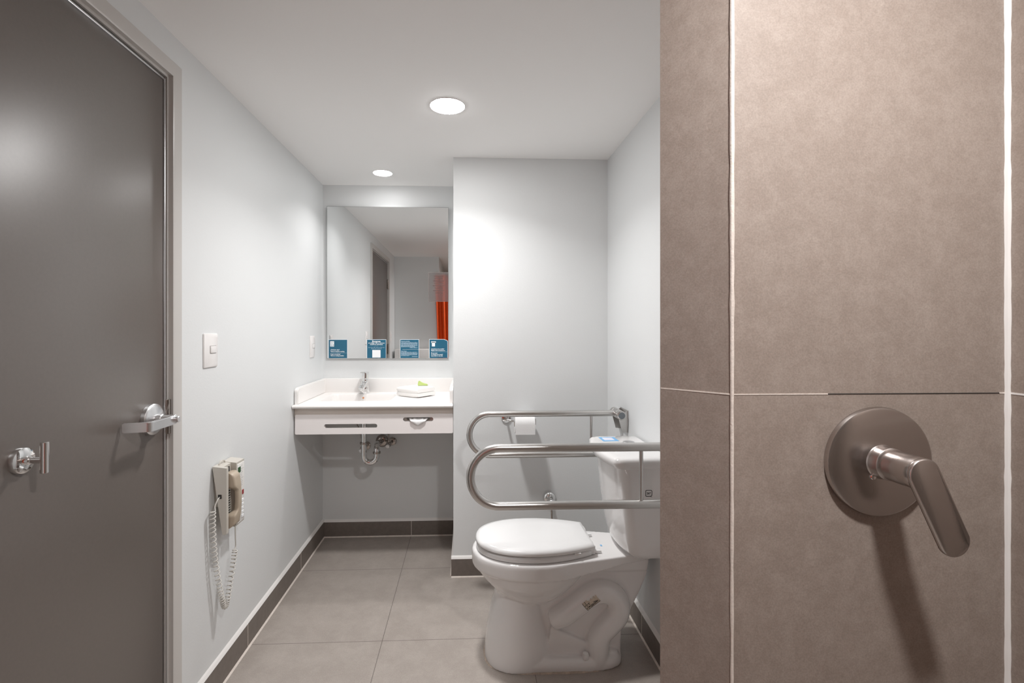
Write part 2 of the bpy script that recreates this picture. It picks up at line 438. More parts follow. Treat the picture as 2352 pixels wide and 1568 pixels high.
GT = 'teal notices stuck along the bottom of the mirror'
ST = {}
def notice(x0, x1, z0, z1, label, peel=False, border=.0022):
    t = thing('notice', label, 'notice', ((x0+x1)/2, YM-.001, z0), GT)
    lp = [(x0, z0), (x1, z0), (x1, z1), (x0, z1)] if not peel else [(x0, z0), (x1, z0), (x1, z1-.015)]+[(x1-.016+.016*math.cos(a), z1-.015+.011*math.sin(a)) for a in (.5, 1.0, 1.4)]+[(x1-.022, z1), (x0, z1)]
    b = B(); prism(b, [lp], lambda u, v, d: (u, YM-d, v), .0009); obj('backing', b, M['ink_white'], t, smooth=False)
    cx, cz = (x0+x1)/2, (z0+z1)/2
    kx = (x1-x0-2*border)/(x1-x0); kz = (z1-z0-border)/(z1-z0)
    lp2 = [(cx+(u-cx)*kx, z0+(v-z0)*kz) for u, v in lp]
    b = B(); prism(b, [lp2], lambda u, v, d: (u, YM-.0009-d, v), .0003); obj('printed_panel', b, M['teal'], t, smooth=False)
    return t
YP = YM-.0014
pl = lambda x, z: (lambda u, v: (x+u, YP, z+v))
def bars(b, x0, x1, z, h, seed, fill=True, y=YP):
    """a line of print too small to read"""
    r = random.Random(seed); x = x0
    while x < x1-.001:
        w = min(r.uniform(.004, .013), x1-x)
        k = x
        while k < x+w-.0004:
            e = min(r.uniform(.0009, .0016), x+w-k)
            hh = h*(1 if r.random() > .3 else 1.35)
            vs = [b.verts.new((k, y, z)), b.verts.new((k+e, y, z)), b.verts.new((k+e, y, z+hh)), b.verts.new((k, y, z+hh))]; b.faces.new(vs); k += e+.00025
        x += w+.0016
def line(b, x0, x1, z, h, y=YP):
    b.faces.new([b.verts.new(p) for p in ((x0, y, z), (x1, y, z), (x1, y, z+h), (x0, y, z+h))])

n1 = notice(-.859, -.742, 1.111, 1.227, 'leftmost teal notice on the mirror, with a vending machine icon')
b = B(); T = pl
text_bm(b, '¿Olvidaste algo?', .0088, pl(-.846, 1.160), bold=.00022, width=.056)
text_bm(b, 'Visita la máquina vending.', .0088, pl(-.846, 1.1495), bold=.00022, width=.086)
text_bm(b, 'Forgot something?', .0088, pl(-.846, 1.133), bold=.00022, width=.060)
text_bm(b, 'Visit our vending machine.', .0088, pl(-.846, 1.1235), bold=.00022, width=.083)
obj('lettering', b, M['ink_white'], n1, smooth=False)
b = B(); line(b, -.846, -.745, 1.1430, .0008); obj('divider_line', b, M['ink_pale'], n1, smooth=False)
b = B()
prism(b, [rrect(-.848, -.824, 1.183, 1.216, .002, 3)], lambda u, v, d: (u, YP+.0002-d, v), .0002); obj('vending_icon', b, M['ink_white'], n1, smooth=False)
b = B()
for k in range(4): line(b, -.845, -.8325, 1.2090-k*.0055, .0012, YP-.0002)
line(b, -.845, -.832, 1.1865, .0022, YP-.0002); line(b, -.829, -.8265, 1.187, .009, YP-.0002); line(b, -.829, -.8265, 1.209, .003, YP-.0002)
obj('icon_detail', b, M['teal'], n1, smooth=False)

n2 = notice(-.624, -.504, 1.111, 1.227, 'second teal notice from the left on the mirror, with a white square')
b = B(); cx = -.5645
text_bm(b, 'Escanea', .0135, pl(cx, 1.2105), 'CENTER', .0004, .052)
text_bm(b, 'el código QR y conoce', .0095, pl(cx, 1.2015), 'CENTER', .00025, .100)
text_bm(b, 'nuestros servicios', .0095, pl(cx, 1.1925), 'CENTER', .00025, .078)
obj('lettering', b, M['ink_white'], n2, smooth=False)
b = B()
text_bm(b, 'Scan the QR code to find out', .0078, pl(cx, 1.1750), 'CENTER', 0, .100)
text_bm(b, 'about our services', .0078, pl(cx, 1.1675), 'CENTER', 0, .064)
line(b, cx-.012, cx+.012, 1.186, .0006)
obj('small_lettering', b, M['ink_pale'], n2, smooth=False)
b = B(); line(b, -.590, -.539, 1.114, .0475); obj('white_square', b, M['ink_white'], n2, smooth=False)

n3 = notice(-.419, -.301, 1.111, 1.227, 'third teal notice from the left on the mirror, full of small print')
b = B()
text_bm(b, 'Estancia saludable,', .0075, pl(-.4115, 1.2125), bold=.0002, width=.054)
for k in range(6): bars(b, -.4115, -.311 if k < 5 else -.328, 1.2055-k*.0053, .0026, 20+k)
bars(b, -.358, -.311, 1.1735, .003, 31)
obj('lettering', b, M['ink_pale'], n3, smooth=False); b = B()
text_bm(b, 'Dear Guest,', .0075, pl(-.4115, 1.1515), bold=.0002, width=.034)
for k in range(5): bars(b, -.4115, -.311 if k < 4 else -.362, 1.1452-k*.0053, .0026, 40+k)
bars(b, -.345, -.311, 1.1185, .003, 51)
obj('lettering', b, M['ink_pale'], n3, smooth=False)
b = B(); line(b, -.404, -.303, 1.1635, .0009); obj('divider_line', b, M['ink_white'], n3, smooth=False)

n4 = notice(-.238, -.122, 1.111, 1.228, 'rightmost teal notice on the mirror, with a hanging towel icon and curled corner', True)
b = B()
text_bm(b, '¿Cambiamos las toallas?', .0088, pl(-.226, 1.1640), bold=.00022, width=.081)
text_bm(b, 'Déjalas sobre el lavamanos.', .0088, pl(-.226, 1.1545), bold=.00022, width=.087)
text_bm(b, 'Do you want', .0088, pl(-.226, 1.1385), bold=.00022, width=.039)
text_bm(b, 'to change your towels?', .0088, pl(-.226, 1.1300), bold=.00022, width=.073)
text_bm(b, 'Leave them on the sink.', .0088, pl(-.226, 1.1210), bold=.00022, width=.073)
obj('lettering', b, M['ink_white'], n4, smooth=False)
b = B(); line(b, -.226, -.125, 1.1490, .0008); obj('divider_line', b, M['ink_pale'], n4, smooth=False)
b = B()
prism(b, [rrect(-.2265, -.196, 1.206, 1.2145, .004, 4)], lambda u, v, d: (u, YP+.0002-d, v), .0002)
prism(b, [[(-.2215, 1.183), (-.202, 1.183), (-.202, 1.209), (-.2215, 1.209)]], lambda u, v, d: (u, YP+.0002-d, v), .0002)
obj('towel_icon', b, M['ink_white'], n4, smooth=False)
b = B(); line(b, -.2235, -.199, 1.2095, .0015, YP-.0002); obj('icon_detail', b, M['teal'], n4, smooth=False)

# frosted acrylic sign
b = B(); prism(b, [rrect(-.241, -.120, 1.464, 1.643, .005, 4)], lambda u, v, d: (u, YM-.002-d, v), .003)
sg = obj('acrylic_sign', b, M['frosted'], smooth=False); tag(sg, 'frosted clear acrylic sign at the upper right edge of the mirror', 'sign')
b = B(); lp = rrect(-.2415, -.1195, 1.4635, 1.6435, .005, 4); tube(b, [(u, YM-.0035, v) for u, v in lp], .0009, 6, closed=True)
obj('sign_edge', b, mat('acrylic edge', (.33, .27, .25, 1), .3), sg)
b = B()
for k, (w, z) in enumerate(((.060, 1.618), (.052, 1.606), (.070, 1.59), (.06, 1.575), (.074, 1.560), (.05, 1.545), (.07, 1.53), (.05, 1.515))):
    bars(b, -.178-w/2, -.178+w/2, z, .003, 60+k, y=YM-.0052)
obj('lettering', b, mat('etched print', (.14, .08, .07, 1), .6), sg, smooth=False)

# ------------------------------------------------------------------ vanity
vx0, vx1, vf = XL+.002, XN-.002, 2.516
ZC = .900
van = thing('vanity_counter', 'white sink counter with slotted apron filling the niche under the mirror', 'sink counter', ((vx0+vx1)/2, 2.78, .74))
b = B()
t = bmesh.new()
outer = [(vx0, vf), (vx1, vf), (vx1, YN-.001), (vx0, YN-.001)]
inner = rrect(-.815, -.418, 2.655, 2.965, .045, 6)
es = []
for lp in (outer, inner):
    vs = [t.verts.new((u, v, ZC)) for u, v in lp]; es += [t.edges.new((vs[i], vs[(i+1) % len(vs)])) for i in range(len(vs))]
bmesh.ops.triangle_fill(t, use_beauty=True, use_dissolve=False, edges=es)
merge(b, t)
# rounded front nosing and underside
nose = [(vf, ZC), (vf-.005, ZC-.0012), (vf-.0085, ZC-.0045), (vf-.010, ZC-.009), (vf-.0085, ZC-.0135), (vf-.005, ZC-.0168), (vf, ZC-.018), (vf+.05, ZC-.018)]
rings = [[b.verts.new((x, y, z)) for y, z in nose] for x in (vx0, vx1)]
for k in range(len(nose)-1): b.faces.new((rings[0][k], rings[1][k], rings[1][k+1], rings[0][k+1]))
obj('countertop', b, M['solid'], van, angle=30)
# basin
def inset(lp, cx, cy, k, z): return [(cx+(u-cx)*k, cy+(v-cy)*k, z) for u, v in lp]
b = B(); bc = (-.6165, 2.81)
secs = [inset(inner, *bc, k, ZC+dz) for k, dz in ((1, 0), (.985, -.002), (.97, -.008), (.955, -.03), (.93, -.07), (.90, -.095), (.84, -.108), (.6, -.115), (.12, -.119))]
rings = [[b.verts.new(p) for p in s] for s in secs]; n_ = len(inner)
for A, Bq in zip(rings, rings[1:]):
    for k in range(n_): b.faces.new((A[k], A[(k+1) % n_], Bq[(k+1) % n_], Bq[k]))
b.faces.new(rings[-1])
ba = obj('basin', b, M['solid'], van, angle=60)
b = B(); lathe(b, [(.0, 0.0), (.024, 0), (.024, .004), (.018, .005), (.016, .003), (0, .003)], (-.6165, 2.81, ZC-.1185), (0, 0, 1), 32); obj('drain', b, M['chrome'], ba)
b = B(); lathe(b, [(0, 0), (.0055, 0), (.0055, .0022), (0, .0028)], (-.628, 2.9495, .8755), (0, -1, .15), 20); o = obj('overflow_hole', b, M['rust'], ba); o['label'] = 'orange stained overflow hole'
# splashes
b = B(); box(b, vx0, vx1, YN-.020, YN-.0012, ZC-.002, .986, .004); obj('backsplash', b, M['solid'], van)
for xs in ((vx0, vx0+.020), (vx1-.018, vx1)):
    b = B(); pr = [(2.540, ZC-.002), (YN-.015, ZC-.002), (YN-.015, .985)]+[(2.565+.025*math.cos(a), .960+.025*math.sin(a)) for a in [PI/2+PI/2*k/8 for k in range(9)]]
    prism(b, [pr], lambda u, v, d: (xs[0]+d, u, v), xs[1]-xs[0])
    bmesh.ops.remove_doubles(b, verts=b.verts, dist=1e-6)
    bmesh.ops.bevel(b, geom=[e for e in b.edges if abs(e.verts[0].co.x-e.verts[1].co.x) < 1e-6], offset=.004, segments=2, affect='EDGES')
    obj('side_splash', b, M['solid'], van)
# apron: recessed strip, then the slotted front panel
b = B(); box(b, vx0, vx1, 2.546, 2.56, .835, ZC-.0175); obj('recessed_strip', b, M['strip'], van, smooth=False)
ax0, ax1, az0, az1 = -.889, vx1, .746, .848
b = B(); s1 = rrect(-.741, -.468, .7765, .7985, .0109, 6); s2 = rrect(-.335, -.178, .8085, .8305, .0109, 6)
prism(b, [rrect(ax0, ax1, az0, az1, .006, 3), s1, s2], lambda u, v, d: (u, 2.534+d, v), .018)
bmesh.ops.remove_doubles(b, verts=b.verts, dist=1e-6)
obj('apron_panel', b, M['laminate'], van, angle=40)
# side cheeks under the counter
b = B(); box(b, vx0, vx0+.012, 2.553, YN-.002, .80, ZC-.019); obj('support_rail', b, M['laminate'], van, smooth=False)
b = B(); box(b, vx1-.012, vx1, 2.553, YN-.002, .80, ZC-.019); obj('support_rail', b, M['laminate'], van, smooth=False)

# tissue box behind the right slot
tb = thing('tissue_box', 'box with a white tissue hanging out of the right slot of the sink apron', 'tissue box', (-.256, 2.6, .80))
b = B(); lo = rrect(-.338, -.175, .800, .838, .006, 3); ho = rrect(-.318, -.195, .8125, .8275, .007, 5)
prism(b, [lo, ho], lambda u, v, d: (u, 2.5535+d, v), .10); obj('box', b, M['dark_metal'], tb, angle=40)
b = B()   # tissue: a pleated sheet that comes out of the slot and droops to a point
nu, nv = 22, 16; g = []
for j in range(nv+1):
    v = j/nv; row = []
    for i in range(nu+1):
        u = i/nu*2-1
        hw = .050*(1-v**1.3)+.0008
        x = -.2565+u*hw+.0*v
        zt = .8255-.0025*abs(math.sin(u*7))-.001*math.cos(u*11)
        zb = .7885
        z = zt+(zb-zt)*(v**1.05)
        y = 2.5585-.032*min(1, v*3)**.8-.006*math.sin(v*PI)+.0035*math.sin(u*6+1.5)*(1-v)
        row.append(b.verts.new((x, y, z)))
    g.append(row)
for j in range(nv):
    for i in range(nu): b.faces.new((g[j][i], g[j][i+1], g[j+1][i+1], g[j+1][i]))
ti = obj('tissue', b, M['paper'], tb, angle=60); ti['label'] = 'white paper tissue'
md = ti.modifiers.new('thick', 'SOLIDIFY'); md.thickness = .0006

# faucet
fx, fy = -.624, 2.988
fc = thing('faucet', 'chrome single lever faucet behind the white sink basin', 'faucet', (fx, fy, ZC))
b = B()
def ell(cx, cy, z, a, bb, n=28): return [(cx+a*math.cos(2*PI*k/n), cy+bb*math.sin(2*PI*k/n), z) for k in range(n)]
loft(b, [ell(fx, fy, z, a, a*1.02) for z, a in ((ZC, .0235), (ZC+.002, .0245), (ZC+.03, .0225), (ZC+.075, .0205), (ZC+.085, .0205), (ZC+.088, .0195))]); obj('body', b, M['chrome'], fc)
b = B()   # spout
def sq(y, z, w, h, n=5): return [(fx+u, y, z+v) for u, v in rrect(-w/2, w/2, -h/2, h/2, min(w, h)*.3, n)]
loft(b, [sq(fy-.005, ZC+.058, .038, .044), sq(fy-.035, ZC+.056, .036, .030), sq(fy-.08, ZC+.049, .033, .021), sq(fy-.115, ZC+.043, .030, .016), sq(fy-.119, ZC+.042, .026, .011)])
lathe(b, [(.011, 0), (.011, -.012), (.009, -.013)], (fx, fy-.104, ZC+.039), (0, 0, 1), 20); obj('spout', b, M['chrome'], fc)
b = B()
loft(b, [ell(fx, fy, z, a, a) for z, a in ((ZC+.090, .0195), (ZC+.092, .021), (ZC+.118, .021), (ZC+.128, .0205), (ZC+.130, .019))])
loft(b, [sq(fy-.004, ZC+.126, .038, .008), sq(fy-.05, ZC+.129, .034, .007), sq(fy-.072, ZC+.131, .030, .005)])
obj('lever', b, M['chrome'], fc)

# drain trap
dp = thing('drain_trap', 'chrome U-bend drain pipe hanging under the sink counter', 'drain pipe', (-.57, 2.85, .51))
px, py = -.594, 2.805
pth = [(px, py, z) for z in (.775, .74, .70, .66, .64, .62, .60, .58, .56)]
cxm, r_ = px+.0355, .0355
for k in range(1, 12):
    a = PI+PI*k/12; pth.append((cxm+r_*math.cos(a), py+.012*k/12, .560+r_*1.05*math.sin(a)*1.0))
pth += [(px+.071, py+.012, .56), (px+.071, py+.012, .575), (px+.071, py+.013, .588)]
pth = pth+[(px+.069, py+.020, .604), (px+.067, py+.036, .613), (px+.065, py+.060, .6155)]+[(px+.062, y, .6155-.12*(y-2.86)) for y in (2.90, 2.95, 3.0, 3.044)]
b = B(); tube(b, smoothpath(pth, 3), .0165, 20); obj('pipe', b, M['chrome'], dp)
for (p, ax, lab) in (((px, py, .636), (0, 0, 1), 0), ((px+.071, py+.012, .578), (0, 0, 1), 0)):
    b = B(); lathe(b, [(.0165, -.006), (.0215, -.0055), (.0225, -.003), (.0225, .003), (.0215, .0055), (.0165, .006)], p, ax, 28); obj('slip_nut', b, M['dark_metal'], dp)
b = B(); lathe(b, [(.039, 0), (.0385, .004), (.034, .010), (.026, .014), (.0165, .016)], (px+.062, YN-.0005, .594), (0, -1, 0), 36); obj('escutcheon', b, M['dark_metal'], dp)

# stop valves
def stop_valve(x, z, ang, label, hose):
    t = thing('stop_valve', label, 'valve', (x, YN-.03, z-.03), 'stop valves under the sink')
    b = B(); lathe(b, [(.026, 0), (.025, .004), (.016, .009), (.009, .010)], (x, YN-.0005, z), (0, -1, 0), 30); obj('wall_flange', b, M['dark_metal'], t)
    b = B(); tube(b, [(x, YN-.008, z), (x-.006, YN-.06, z-.002), (x-.012, YN-.085, z-.004)], .0085, 16)
    lathe(b, [(.0, -.012), (.012, -.011), (.0125, .011), (0, .012)], (x-.011, YN-.07, z-.003), (0, 0, 1), 18); obj('valve_body', b, M['dark_metal'], t)
    b = B(); lathe(b, [(.011, 0), (.0125, .003), (.0125, .011), (.011, .014), (.004, .0145)], (x-.0135, YN-.088, z-.006), (-.1, -1, -.2), 20); obj('valve_knob', b, M['satin'], t)
    b = B(); tube(b, smoothpath(hose, 6), .0045, 10); lathe(b, [(.0075, 0), (.0075, .016)], (hose[0][0], hose[0][1], hose[0][2]), (0, 0, 1), 12); obj('supply_hose', b, M['dark_metal'], t)
stop_valve(-.468, .590, 0, 'small chrome stop valve to the right of the drain pipe', [(-.479, YN-.07, .600), (-.480, YN-.072, .66), (-.485, YN-.072, .73), (-.52, YN-.07, .80), (-.60, YN-.055, .87)])
stop_valve(-.628, .565, 0, 'small chrome stop valve half hidden behind the drain pipe', [(-.639, YN-.07, .573), (-.642, YN-.075, .62), (-.655, YN-.078, .68), (-.69, YN-.08, .76), (-.66, YN-.06, .86)])

# towel and sachet on the counter
tw = thing('hand_towel', 'folded white hand towel lying on the right side of the sink counter', 'towel', (-.30, 2.87, ZC))
O = Vector((-.281, 2.738, 0)); uu = Vector((-.78, .626, 0)); vv = Vector((.626, .78, 0))
def slab(b, u0, u1, v0, v1, z0, z1, r, bul=.0, n=10):
    secs = []
    for k in range(n+1):
        s = k/n; u = u0+(u1-u0)*s
        e = 1-(abs(2*s-1))**6*.35
        zc = (z0+z1)/2; hz_ = (z1-z0)/2*e+bul*math.sin(PI*s)
        vm = (v0+v1)/2; hv = (v1-v0)/2*(1-(abs(2*s-1))**8*.06)
        secs.append([tuple(O+uu*u+vv*(vm+a)+Vector((0, 0, max(zc+c_, ZC+.001)))) for a, c_ in rrect(-hv, hv, -hz_, hz_, min(hz_*.95, r), 5)])
    loft(b, secs)
b = B(); slab(b, .0, .175, .0, .155, ZC+.001, ZC+.030, .014); obj('lower_fold', b, M['towel'], tw, angle=60)
b = B(); slab(b, .003, .173, -.002, .152, ZC+.0225, ZC+.056, .0165, .002); obj('upper_fold', b, M['towel'], tw, angle=60)
sx, sy = -.262, 2.865
b = B()
prof_ = [(-.033, .0585), (.033, .0585), (.030, .066), (.010, .070), (-.012, .079), (-.023, .089), (-.028, .084)]
prism(b, [prof_], lambda u, v, d: (sx+u*.92, sy-.012+d+u*.15, ZC+v), .024)
bmesh.ops.remove_doubles(b, verts=b.verts, dist=1e-6)
bmesh.ops.bevel(b, geom=list(b.edges), offset=.003, segments=2, affect='EDGES')
so = obj('soap_sachet', b, M['green'], angle=50); tag(so, 'small lime green sachet resting on the folded towel', 'sachet')

# ------------------------------------------------------------------ light switches and phone on the left wall
def switch(y0, y1, z0, z1, label):
    t = thing('light_switch', label, 'switch', (XL, (y0+y1)/2, z0), 'light switches on the left wall')
    b = B(); w = .016
    loft(b, [[(XL, y0, z0), (XL, y1, z0), (XL, y1, z1), (XL, y0, z1)], [(XL+.004, y0, z0), (XL+.004, y1, z0), (XL+.004, y1, z1), (XL+.004, y0, z1)], [(XL+.010, y0+w, z0+w), (XL+.010, y1-w*.6, z0+w), (XL+.010, y1-w*.6, z1-w), (XL+.010, y0+w, z1-w)]])
    bmesh.ops.bevel(b, geom=list(b.edges), offset=.0014, segments=2, affect='EDGES')
    obj('cover_plate', b, M['switch'], t)
    zc = (z0+z1)/2+.004; ym = (y0+y1)/2+.002
    b = B(); box(b, XL+.006, XL+.013, ym-.018, ym+.020, zc-.013, zc+.011, .0015); obj('rocker', b, M['switch'], t)
    b = B(); box(b, XL+.0085, XL+.0103, ym-.0195, ym+.0215, zc-.0145, zc+.0125); obj('rocker_gap', b, mat('switch gap', (.30, .28, .27, 1), .6), t, smooth=False)
switch(1.681, 1.770, 1.156, 1.274, 'white light switch on the left wall beside the door frame')
switch(2.795, 2.870, 1.128, 1.252, 'white light switch on the left wall close to the mirror')
switch(.345, .420, 1.150, 1.270, 'white light switch behind the door hinges seen only in the mirror')

XF = XL+.053
py0, py1, pz0, pz1 = 1.735, 1.868, .566, .806
ph = thing('wall_phone', 'ivory and beige wall telephone with coiled cord on the left wall', 'telephone', (XL, 1.8, .29))
b = B()
pr = [(XL+.004, pz1), (XF, pz1-.006), (XF, pz0+.003), (XF-.006, pz0), (XF-.015, pz0+.002)]
# body: three slabs - near cheek, handset channel, far half
def seg_body(b, y0, y1, xf):
    p2 = [(min(x, xf-(.001 if z < pz0+.0025 and x < XF-.005 else 0)), z) for x, z in pr]
    prism(b, [p2], lambda u, v, d: (u, y0+d, v), y1-y0)
seg_body(b, py0, py0+.014, XF); seg_body(b, py0+.014, py0+.072, XF-.020); seg_body(b, py0+.072, py1, XF)
bmesh.ops.remove_doubles(b, verts=b.verts, dist=1e-6)
obj('body', b, M['phone'], ph, smooth=False)
b = B(); box(b, XL, XL+.024, py0+.025, py1-.025, pz0+.09, pz1-.05); obj('wall_plate', b, M['phone'], ph, smooth=False)
b = B(); tube(b, [(XL+.014, py0+.048+.020*math.cos(a), pz1-.003+.012*math.sin(a)) for a in [PI*k/10 for k in range(11)]], .003, 8); obj('hanger_loop', b, M['phone'], ph)
b = B(); box(b, XF-.001, XF+.0025, py0+.076, py1-.003, pz0+.008, pz1-.014, .001); fp = obj('faceplate', b, M['phone_panel'], ph)
xf = XF+.0028
def patch(name, y0, y1, z0, z1, m, d=.0012, par=fp):
    b = B(); box(b, xf-.001, xf+d, y0, y1, z0, z1); return obj(name, b, m, par, smooth=False)
patch('green_label', py0+.079, py0+.098, pz1-.046, pz1-.026, M['label_green'])
patch('indicator', py1-.022, py1-.011, pz1-.134, pz1-.118, M['red'])
b = B(); r = random.Random(8)
for k in range(11):
    z = pz1-.030-k*.0068 if k else pz1-.024; y = py0+.100 if k < 3 else py0+.098
    L = r.uniform(.008, .022); vs = [b.verts.new(p) for p in ((xf+.0006, y, z), (xf+.0006, y+L, z), (xf+.0006, y+L, z+.0008), (xf+.0006, y, z+.0008))]; b.faces.new(vs)
for k in range(3):
    z = pz1-.052-k*.005; vs = [b.verts.new(p) for p in ((xf+.0006, py0+.079, z), (xf+.0006, py0+.095, z), (xf+.0006, py0+.095, z+.0007), (xf+.0006, py0+.079, z+.0007))]; b.faces.new(vs)
obj('printed_text', b, mat('grey print', (.16, .15, .15, 1), .6), fp, smooth=False)
for k in range(5): patch('key', py1-.026, py1-.012, pz1-.160-k*.0145, pz1-.151-k*.0145, M['ink_white'], .002)
b = B()   # grille slots in the handset channel
for k in range(11): box(b, XF-.0205, XF-.0190, py0+.018, py0+.066, pz1-.105-k*.0088, pz1-.1012-k*.0088)
obj('speaker_grille', b, M['dark'], ph, smooth=False)
b = B(); box(b, XF-.021, XF-.0192, py0+.018, py0+.062, pz1-.034, pz1-.014); obj('cradle_recess', b, M['dark'], ph, smooth=False)
# handset
hy0, hy1 = py0+.018, py0+.066
b = B()
def hs(z, x0, x1, w=0): return [(u, v, z) for u, v in rrect(x0, x1, hy0+w, hy1-w*.15, .007, 4)]
z0, z1 = pz0+.014, pz1-.030
secs = []
# side profile: outer edge bowed, inner edge hollow between the two cups
for k in range(33):
    s = k/32; z = z0+(z1-z0)*s
    outer_ = XF+.015+.011*math.sin(PI*s)
    hollow = XF-.014
    if .30 < s < .68: hollow = XF+.005+.003*math.sin(PI*(s-.3)/.38)
    elif .24 < s <= .30: hollow = XF-.014+.019*(s-.24)/.06
    elif .68 <= s < .74: hollow = XF-.014+.019*(.74-s)/.06
    if s < .06: outer_ -= .014*(1-s/.06)
    if s > .95: outer_ -= .010*(s-.95)/.05
    ew = max(0, min(1, (s-.22)/.1))*max(0, min(1, (.76-s)/.1)); ew = ew*ew*(3-2*ew)
    secs.append(hs(z, hollow, outer_, .019*ew))
loft(b, secs); obj('handset', b, M['handset'], ph, angle=50)
# cord: lead from the jack, coil down and up, lead into the handset
jx, jy, jz = XL+.030, py0-.0005, .700
b = B(); box(b, jx-.006, jx+.006, jy-.0012, jy+.004, jz-.006, jz+.008); obj('cord_jack', b, M['dark'], ph, smooth=False)
ctr = smoothpath([(jx-.008, py0-.030, .662), (jx-.010, py0-.027, .60), (jx-.009, py0-.020, .52), (jx-.006, py0-.008, .44), (jx-.002, py0+.008, .365), (jx+.002, py0+.018, .318), (jx+.006, py0+.024, .302), (jx+.010, py0+.030, .318), (jx+.015, py0+.040, .37), (jx+.021, py0+.052, .44), (jx+.024, py0+.060, .488)], 60)
Pc, Tc, Nc = frames(ctr)
coil = []; turns = 46
for i in range(len(Pc)):
    s = i/(len(Pc)-1); a = 2*PI*turns*s; bb = Tc[i].cross(Nc[i]); rr = .0078
    coil.append(Pc[i]+(Nc[i]*math.cos(a)+bb*math.sin(a))*rr)
# resample finer
fine = []
for i in range(len(Pc)-1):
    for q in range(2):
        f_ = q/2; p = Pc[i].lerp(Pc[i+1], f_); n_v = Nc[i].lerp(Nc[i+1], f_).normalized(); t_v = Tc[i].lerp(Tc[i+1], f_).normalized(); s = (i+f_)/(len(Pc)-1); a = 2*PI*turns*s
        fine.append(p+(n_v*math.cos(a)+t_v.cross(n_v)*math.sin(a))*.0078)
lead1 = smoothpath([(jx, jy+.002, jz), (jx, jy-.012, jz-.004), (jx-.004, py0-.024, jz-.022), tuple(fine[0])], 6)
lead2 = smoothpath([tuple(fine[-1]), (jx+.025, py0+.062, .50), (XF+.004, py0+.056, .535), (XF+.008, py0+.046, pz0+.016)], 6)
b = B(); tube(b, lead1[:-1]+fine+lead2[1:], .0021, 6); obj('coiled_cord', b, M['cord'], ph, angle=80)

# ------------------------------------------------------------------ toilet
Yc = 1.925
to = thing('toilet', 'white two-piece toilet with closed lid between the steel grab rails', 'toilet', (.36, Yc, 0))
def egg(x0, x1, w, z, n=44, pw=2.15, yc=Yc, back=1.0):
    out = []
    cx = (x0+x1)/2; a = (x1-x0)/2
    for k in range(n):
        th = 2*PI*k/n; c, s = math.cos(th), math.sin(th)
        x = cx+a*math.copysign(abs(c)**(2/pw), c)
        y = yc+w*math.copysign(abs(s)**(2/pw), s)
        out.append((x, y, z))
    return out
bowl = B()
# bowl
loft(bowl, [egg(*q) for q in ((.20, .31, .06, .225), (.165, .345, .095, .240), (.125, .385, .122, .265), (.088, .42, .142, .295), (.058, .45, .156, .325), (.036, .475, .165, .355), (.030, .485, .168, .372))])
loft(bowl, [egg(*q) for q in ((.024, .50, .172, .364), (.018, .51, .177, .372), (.017, .51, .178, .405), (.019, .508, .176, .420), (.026, .50, .170, .4255))])
# deck wedge
def dk(x, w, z0, z1): return [(x, Yc+w, z0), (x, Yc-w, z0), (x, Yc-w, z1), (x, Yc+w, z1)]
loft(bowl, [dk(.24, .172, .368, .4255), dk(.34, .168, .364, .4255), (dk(.42, .150, .371, .4255)), dk(.52, .128, .383, .4255), dk(.60, .110, .393, .4255), dk(.66, .098, .396, .4255), dk(.710, .080, .398, .4255)])
# front skirt
loft(bowl, [egg(*q, 44, 2.4) for q in ((.068, .345, .130, .0), (.069, .343, .128, .03), (.076, .325, .121, .10), (.088, .305, .112, .17), (.104, .295, .104, .225), (.112, .29, .100, .262), (.10, .30, .10, .29))])
# foot plate
loft(bowl, [egg(*q, 44, 4.0) for q in ((.10, .605, .128, .0), (.10, .605, .128, .022), (.11, .600, .122, .034), (.12, .595, .112, .042))])
# rear web
prism(bowl, [[(.25, .02), (.598, .02), (.600, .115), (.640, .20), (.675, .27), (.700, .33), (.712, .40), (.25, .40)]], lambda u, v, d: (u, Yc-.066+d, v), .132)
prism(bowl, [[(.30, .02), (.585, .02), (.58, .05), (.48, .075), (.32, .15)]], lambda u, v, d: (u, Yc-.088+d, v), .176)
prism(bowl, [[(.52, .40), (.706, .40), (.698, .350), (.52, .350)]], lambda u, v, d: (u, Yc-.074+d, v), .148)
for s in (-1, 1):
    yy = Yc+s*.082
    tp = smoothpath([(.318, yy-s*.010, .172), (.365, yy, .193), (.42, yy, .230), (.465, yy, .263), (.512, yy, .281), (.558, yy, .268), (.582, yy, .232), (.578, yy, .190), (.548, yy, .155), (.515, yy, .122), (.502, yy, .08), (.500, yy, .02)], 6)
    tube(bowl, tp, [.020, .031, .037, .040, .0415, .0425]+[.0435]*(len(tp)-6), 20)
bo = obj('bowl', bowl, M['porcelain'], to, angle=180, weld=False)
md = bo.modifiers.new('fuse', 'REMESH'); md.mode = 'VOXEL'; md.voxel_size = .0042; md.use_smooth_shade = True
md = bo.modifiers.new('soften', 'SMOOTH'); md.factor = .5; md.iterations = 9
